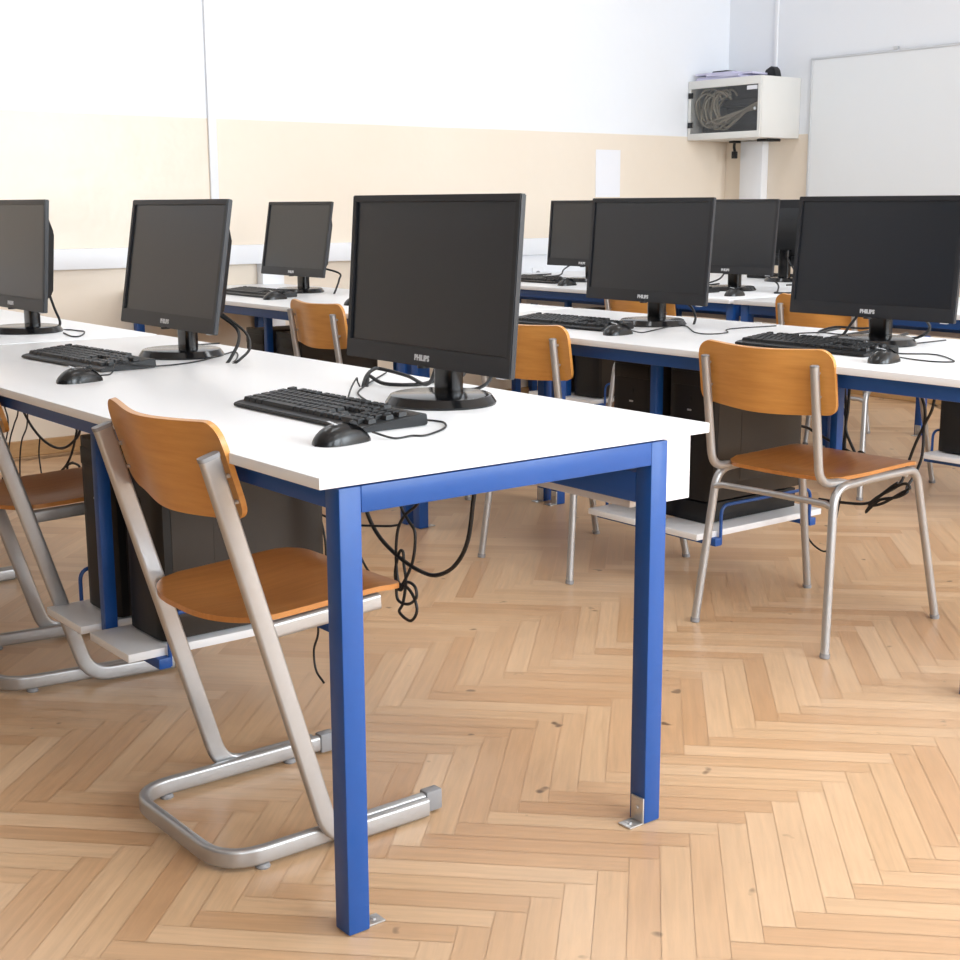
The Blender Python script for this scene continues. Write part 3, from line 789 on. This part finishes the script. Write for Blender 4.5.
# cables hanging under the desks
g1 = 'black cables hanging under the desks'
cable('power_cable', 'thick black cable hanging in a wide loop under the front desk, behind its end rail',
      [[(.72, 1.0, .60), (.715, .975, .52), (.70, .946, .447), (.70, .897, .392), (.70, .817, .357), (.70, .732, .34), (.70, .667, .344), (.70, .601, .38), (.70, .555, .445), (.70, .53, .557), (.72, .525, .60)]], .0048)
cable('coiled_cable', 'black cable knotted into the coil under the front desk, beside the thick loop',
      [[(.72, .70, .60), (.70, .728, .503), (.70, .787, .458), (.70, .816, .419), (.70, .825, .358), (.70, .819, .30), (.70, .80, .29)],
       [(.71, .84, .60), (.70, .806, .485), (.70, .775, .449), (.70, .749, .424), (.70, .758, .36), (.70, .791, .306), (.70, .819, .277)],
       [(.70, .827, .287), (.70, .82, .253), (.70, .78, .252), (.70, .748, .274), (.70, .752, .299), (.70, .783, .303), (.70, .811, .278), (.70, .83, .31), (.70, .813, .365), (.70, .797, .371), (.70, .794, .341), (.70, .787, .303), (.70, .80, .25), (.70, .815, .225), (.70, .77, .215), (.70, .745, .25), (.70, .78, .29), (.70, .86, .29)]], .0036)
cable('thin_cable', 'thin black cable behind the near blue leg, between the tower backs and the coil',
      [[(.575, 1.06, .50), (.60, 1.05, .47), (.62, 1.029, .435), (.62, 1.001, .372), (.62, .999, .30)], [(.575, 1.12, .45), (.62, 1.088, .437), (.62, .99, .429), (.66, .97, .41), (.70, .868, .418), (.70, .815, .43)],
       [(.70, 1.0, .36), (.70, .976, .328), (.70, .943, .298), (.70, .90, .28), (.70, .83, .285)]], .0028)
cable('drooping_cable', 'thin black cable drooping to the floor below the shelf of the front desk',
      [[(.60, 1.011, .188), (.60, 1.011, .144), (.60, 1.032, .099), (.60, 1.025, .051), (.60, .99, .028)]], .0028)
cable('sagging_cable', 'black cable sagging in a long arc under the far left desk, before the cream wall',
      [[(.72, 3.30, .60), (.73, 3.29, .46), (.74, 3.232, .379), (.74, 3.123, .331), (.74, 3.012, .313), (.74, 2.91, .319), (.74, 2.816, .353), (.74, 2.748, .403), (.73, 2.72, .50), (.72, 2.71, .60)]], .0048)
cable('tied_cable', 'short black cable tied in a bow beside the dark tower at the left',
      [[(.72, 2.77, .60), (.74, 2.78, .419), (.74, 2.786, .381), (.74, 2.83, .316), (.74, 2.883, .267), (.74, 2.97, .215), (.74, 2.90, .255), (.74, 2.837, .277), (.74, 2.776, .276), (.74, 2.77, .255), (.74, 2.80, .24), (.74, 2.86, .232), (.74, 2.88, .26), (.74, 2.83, .28)]], .0042)
cable('drooping_cable', 'black cable drooping behind the leaning tube of the chair at the left edge',
      [[(.72, 3.18, .60), (.73, 3.20, .46), (.74, 3.245, .359), (.74, 3.308, .296), (.74, 3.342, .223), (.74, 3.36, .12)], [(.72, 3.33, .60), (.74, 3.325, .42), (.74, 3.381, .343), (.74, 3.436, .279), (.74, 3.5, .15)],
       [(.74, 3.123, .331), (.74, 3.144, .262), (.74, 3.13, .18), (.74, 3.12, .09)], [(.72, 3.46, .60), (.74, 3.482, .426), (.74, 3.442, .354), (.74, 3.48, .273), (.74, 3.559, .204), (.74, 3.526, .151), (.74, 3.572, .085)]], .003)
cable('cable_bundle', 'black cable of the bundle hanging straight down behind the four-legged chair',
      [[(2.44, .91, .62), (2.42, .907, .60), (2.42, .899, .524), (2.42, .897, .431), (2.42, .898, .312), (2.42, .92, .16)], [(2.44, .885, .62), (2.42, .888, .60), (2.42, .891, .525), (2.42, .895, .462), (2.42, .858, .396)],
       [(2.44, .92, .62), (2.42, .913, .584), (2.42, .918, .543), (2.42, .897, .493), (2.42, .905, .38)], [(2.32, 1.13, .50), (2.36, 1.10, .47), (2.42, 1.05, .452), (2.42, 1.008, .439), (2.42, .895, .403), (2.42, .854, .391), (2.42, .84, .402), (2.42, .817, .393), (2.42, .79, .37)]], .0045)
cable('crossing_cable', 'black cable of the crossing pair under the right desk, slack tied in a loop',
      [[(2.45, .665, .63), (2.45, .659, .595), (2.45, .642, .55), (2.45, .642, .491), (2.45, .643, .416), (2.44, .655, .36), (2.38, .64, .33), (2.35, .618, .323), (2.35, .651, .302), (2.35, .709, .284), (2.35, .742, .254), (2.35, .756, .24), (2.35, .726, .281), (2.35, .677, .325), (2.35, .651, .345)],
       [(2.45, .608, .63), (2.45, .612, .597), (2.45, .619, .553), (2.45, .64, .509), (2.45, .669, .443), (2.45, .689, .386), (2.40, .68, .33), (2.35, .72, .29), (2.35, .745, .262), (2.35, .70, .275), (2.35, .64, .315), (2.35, .61, .335), (2.35, .63, .345), (2.35, .69, .31), (2.35, .75, .268), (2.35, .83, .255), (2.35, .93, .25)]], .0045)
cable('trailing_cable', 'thin black cable drooping to the floor below the hanging shelf of the right desk',
      [[(2.34, 1.0, .188), (2.345, .985, .15), (2.35, .95, .107), (2.35, .91, .09), (2.35, .885, .095)]], .003)

# ------------------------------------------------------------------ things on the walls
t = thing('network_cabinet', 'light grey wall cabinet in the room corner, with coiled cables behind its smoked door', 'cabinet', (5.585, 4.30, 1.535))
d, w2, hh = .354, .296, .36
bm = BM(); s = .012
box(bm, 0, d, -w2, -w2 + s, 0, hh, .002); box(bm, 0, d, w2 - s, w2, 0, hh, .002)
box(bm, 0, d, -w2 + s, w2 - s, 0, s, .001); box(bm, 0, d, -w2 + s, w2 - s, hh - s, hh, .001); box(bm, d - s, d, -w2 + s, w2 - s, s, hh - s)
obj('cabinet_body', bm, M['cab'], t, 30)
bm = BM(); box(bm, d - s - .004, d - s - .001, -w2 + s, w2 - s, s, hh - s); obj('back_panel', bm, M['dark'], t, 0)
bm = BM()
a, b, c = -.014, -.002, .022
box(bm, a, b, -w2, w2, 0, .040, .002); box(bm, a, b, -w2, w2, hh - .048, hh, .002)
box(bm, a, b, -w2, -w2 + c, .040, hh - .048, .001); box(bm, a, b, w2 - c, w2, .040, hh - .048, .001)
dr = obj('cabinet_door', bm, M['cab'], t, 30)
bm = BM(); box(bm, -.010, -.007, -w2 + c, w2 - c, .04, hh - .048); obj('door_glass', bm, M['smoked'], dr, 0)
for z in (.075, .255):
    bm = BM(); box(bm, -.02, -.0142, w2 - .045, w2 - .006, z, z + .034, .002); obj('hinge', bm, M['black'], dr)
bm = BM(); box(bm, -.0125, -.0102, -w2 + .03, -w2 + .11, hh - .078, hh - .055); obj('door_label', bm, M['paper'], dr, 0)
bm = BM(); tube(bm, [(-.016, -w2 + .042, .17), (-.010, -w2 + .042, .17)], .009, 14); obj('door_lock', bm, M['steel'], dr)
bm = BM(); box(bm, .10, .20, -.27, .27, .05, .094, .002); box(bm, .10, .16, -.27, .27, .20, .244, .002); obj('rack_unit', bm, M['black'], t)
bm = BM()
for k in range(14):
    cy = .19 - k * .013; rr = .078 + .018 * math.sin(k * 2.1); zc = .185 + .012 * math.sin(k * 1.7)
    x = .035 + .02 * (k % 3)
    pts = [(x + .012 * math.sin(q * .9 + k), cy + rr * math.cos(2.4 - q * .36) * .95, zc + (rr + .02) * math.sin(2.4 - q * .36)) for q in range(14)]
    pts.append((.07, -.13 - .004 * k, .165 + .003 * k)); pts.append((.095, -.17 - .005 * k, .17 + .002 * k))
    tube(bm, smooth_path(pts, 4), .0068, 6)
o = obj('patch_cables', bm, M['patch'], t, 60); o['kind'] = 'stuff'; o['label'] = 'beige coiled network cables'
zt = 1.535 + hh
bm = BM()
for k, (ang, dy, w) in enumerate(((.05, 0, .40), (-.06, .02, .36), (.12, -.05, .34), (.02, .06, .30))):
    bb = BM(); box(bb, -.13, .12, -w / 2, w / 2, k * .011, k * .011 + .0105)
    bmesh.ops.rotate(bb, cent=(0, 0, 0), matrix=Matrix.Rotation(ang, 3, 'Z'), verts=bb.verts[:])
    bmesh.ops.translate(bb, vec=(0, dy, 0), verts=bb.verts[:])
    me = bpy.data.meshes.new('tmp'); bb.to_mesh(me); bb.free(); bm.from_mesh(me); bpy.data.meshes.remove(me)
bmesh.ops.translate(bm, vec=(5.735, 4.36, zt + .0005), verts=bm.verts[:])
tag(obj('paper_stack', bm, M['paper_lilac'], None, 0), 'lilac papers lying on top of the wall cabinet', 'papers')
bm = BM(); box(bm, -.05, .05, -.06, .06, 0, .018, .006); o = tag(obj('black_device', bm, M['black']), 'flat black device on the lilac papers on top of the wall cabinet', 'device'); o.location = (5.74, 4.45, zt + .045)
bm = BM(); prism(bm, [(-.05, 0), (.05, 0), (.035, .05), (-.012, .072), (-.036, .05)], 'x', -.03, .03)
bmesh.ops.bevel(bm, geom=bm.edges[:], offset=.004, segments=2, affect='EDGES')
o = tag(obj('power_adapter', bm, M['black']), 'small black adapter standing on top of the wall cabinet at its right', 'adapter'); o.location = (5.82, 4.13, zt + .0005)
bm = BM(); tube(bm, smooth_path([(5.85, 4.445, 1.534), (5.85, 4.45, 1.50), (5.85, 4.445, 1.475), (5.85, 4.44, 1.45)], 4), .009, 8)
box(bm, 5.836, 5.864, 4.43, 4.46, 1.425, 1.47, .004); box(bm, 5.82, 5.88, 4.42, 4.47, 1.521, 1.534, .003)
tag(obj('hanging_plug', bm, M['black']), 'black plug hanging below the wall cabinet, left of the white duct', 'plug')
bm = BM(); box(bm, 5.74, 5.86, 4.08, 4.17, 1.518, 1.534, .003); tag(obj('mounting_block', bm, M['black']), 'flat black block under the wall cabinet, right of the white duct', 'bracket')

t = thing('whiteboard', 'large white writing board with thin grey frame on the front wall', 'whiteboard', (XF, 2.5, 1.0))
y0, y1, z0, z1 = -1.2, 1.42, 0, 1.005
bm = BM(); box(bm, -.014, 0, y0 + .01, y1 - .01, z0 + .01, z1 - .01); obj('writing_surface', bm, M['board'], t, 0)
bm = BM()
box(bm, -.02, 0, y0, y1, z0, z0 + .014, .002); box(bm, -.02, 0, y0, y1, z1 - .014, z1, .002)
box(bm, -.02, 0, y0, y0 + .014, z0 + .014, z1 - .014, .002); box(bm, -.02, 0, y1 - .014, y1, z0 + .014, z1 - .014, .002); obj('board_frame', bm, M['alu'], t)
bm = BM(); box(bm, -.024, -.002, .805, .83, z1, z1 + .018, .002); obj('board_clip', bm, M['alu'], t)
bm = BM(); box(bm, -.06, -.0205, -.9, .9, z0 - .005, z0 + .01, .002); obj('pen_tray', bm, M['alu'], t)

bm = BM(); box(bm, 4.79, 4.992, YL - .003, YL - .0005, 1.185, 1.465); tag(obj('paper_notice', bm, M['paper'], None, 0), 'white paper sheet stuck on the cream left wall above the desks', 'notice')
t = thing('socket_panel', 'white wall panel with power sockets below the trunking, beside the far monitor', 'panel', (4.6, YL, .0))
bm = BM(); box(bm, -.75, .60, -.035, 0, .50, .8525, .004); obj('panel_board', bm, M['pvc'], t)
for x in (-.30, .12, .22):
    bm = BM(); box(bm, x - .04, x + .04, -.045, -.0352, .70, .78, .004); so = obj('power_socket', bm, M['pvc'], t)
    bm = BM(); tube(bm, [(x, -.0457, .74), (x, -.0452, .74)], .02, 16); obj('socket_hole', bm, M['grey_plastic'], so)

# ------------------------------------------------------------------ light
W = bpy.data.worlds.new('World'); SC.world = W; W.use_nodes = True
bg = W.node_tree.nodes['Background']; bg.inputs[0].default_value = (.80, .90, 1., 1); bg.inputs[1].default_value = 1.0
for i, (a, b) in enumerate(WINS):
    l = bpy.data.lights.new('window_daylight', 'AREA'); l.shape = 'RECTANGLE'; l.size = b - a - .1; l.size_y = ZT - ZS - .1
    l.energy = (75, 178, 205)[i] * (b - a) / 2.4; l.color = (.86, .94, 1.)
    o = bpy.data.objects.new('window_daylight', l); COL.objects.link(o)
    o.location = ((a + b) / 2, YR - .10, (ZS + ZT) / 2); o.rotation_euler = (PI / 2, 0, 0)
for x in (.6, 3.4):  # added overhead fill lamps, out of view, brightening tabletops and floor from above
    for y in (-1.6, .9, 3.2):
        t = thing('fill_lamp', 'added fill lamp out of view above the desks', 'lamp', (x, y, ZC), 0, 'ceiling lamps')
        bm = BM(); box(bm, -.65, .65, -.10, .10, -.05, 0, .004); obj('fill_housing', bm, M['ceil'], t)
        l = bpy.data.lights.new('fill_light', 'AREA'); l.shape = 'RECTANGLE'; l.size = 1.25; l.size_y = .18; l.energy = 12.5; l.color = (.93, .97, 1)
        o = bpy.data.objects.new('fill_light', l); COL.objects.link(o); o.parent = t; o.location = (0, 0, -.06)

# ------------------------------------------------------------------ camera
cam = bpy.data.cameras.new('camera'); co = bpy.data.objects.new('camera', cam); COL.objects.link(co)
f, yaw, pitch, roll = 1386.95, .9070, .1960, -.0036
cam.sensor_width = 36; cam.lens = f / 960 * 36; cam.clip_start = .05
fw = Vector((math.cos(yaw) * math.cos(pitch), math.sin(yaw) * math.cos(pitch), -math.sin(pitch)))
r0 = Vector((math.sin(yaw), -math.cos(yaw), 0)); u0 = r0.cross(fw)
r = r0 * math.cos(roll) + u0 * math.sin(roll); u = -r0 * math.sin(roll) + u0 * math.cos(roll)
mw = Matrix((r, u, -fw)).transposed().to_4x4(); mw.translation = (-1.0415, -1.7135, 1.142)
co.matrix_world = mw
SC.camera = co
vs = SC.view_settings; vs.view_transform = 'Standard'; vs.look = 'None'; vs.gamma = 1; vs.use_curve_mapping = False; vs.exposure = -0.07
SC.cycles.max_bounces = 8; SC.cycles.diffuse_bounces = 5; SC.cycles.glossy_bounces = 4; SC.cycles.transparent_max_bounces = 8
SC.cycles.use_denoising = True
SC.cycles.caustics_reflective = False; SC.cycles.caustics_refractive = False
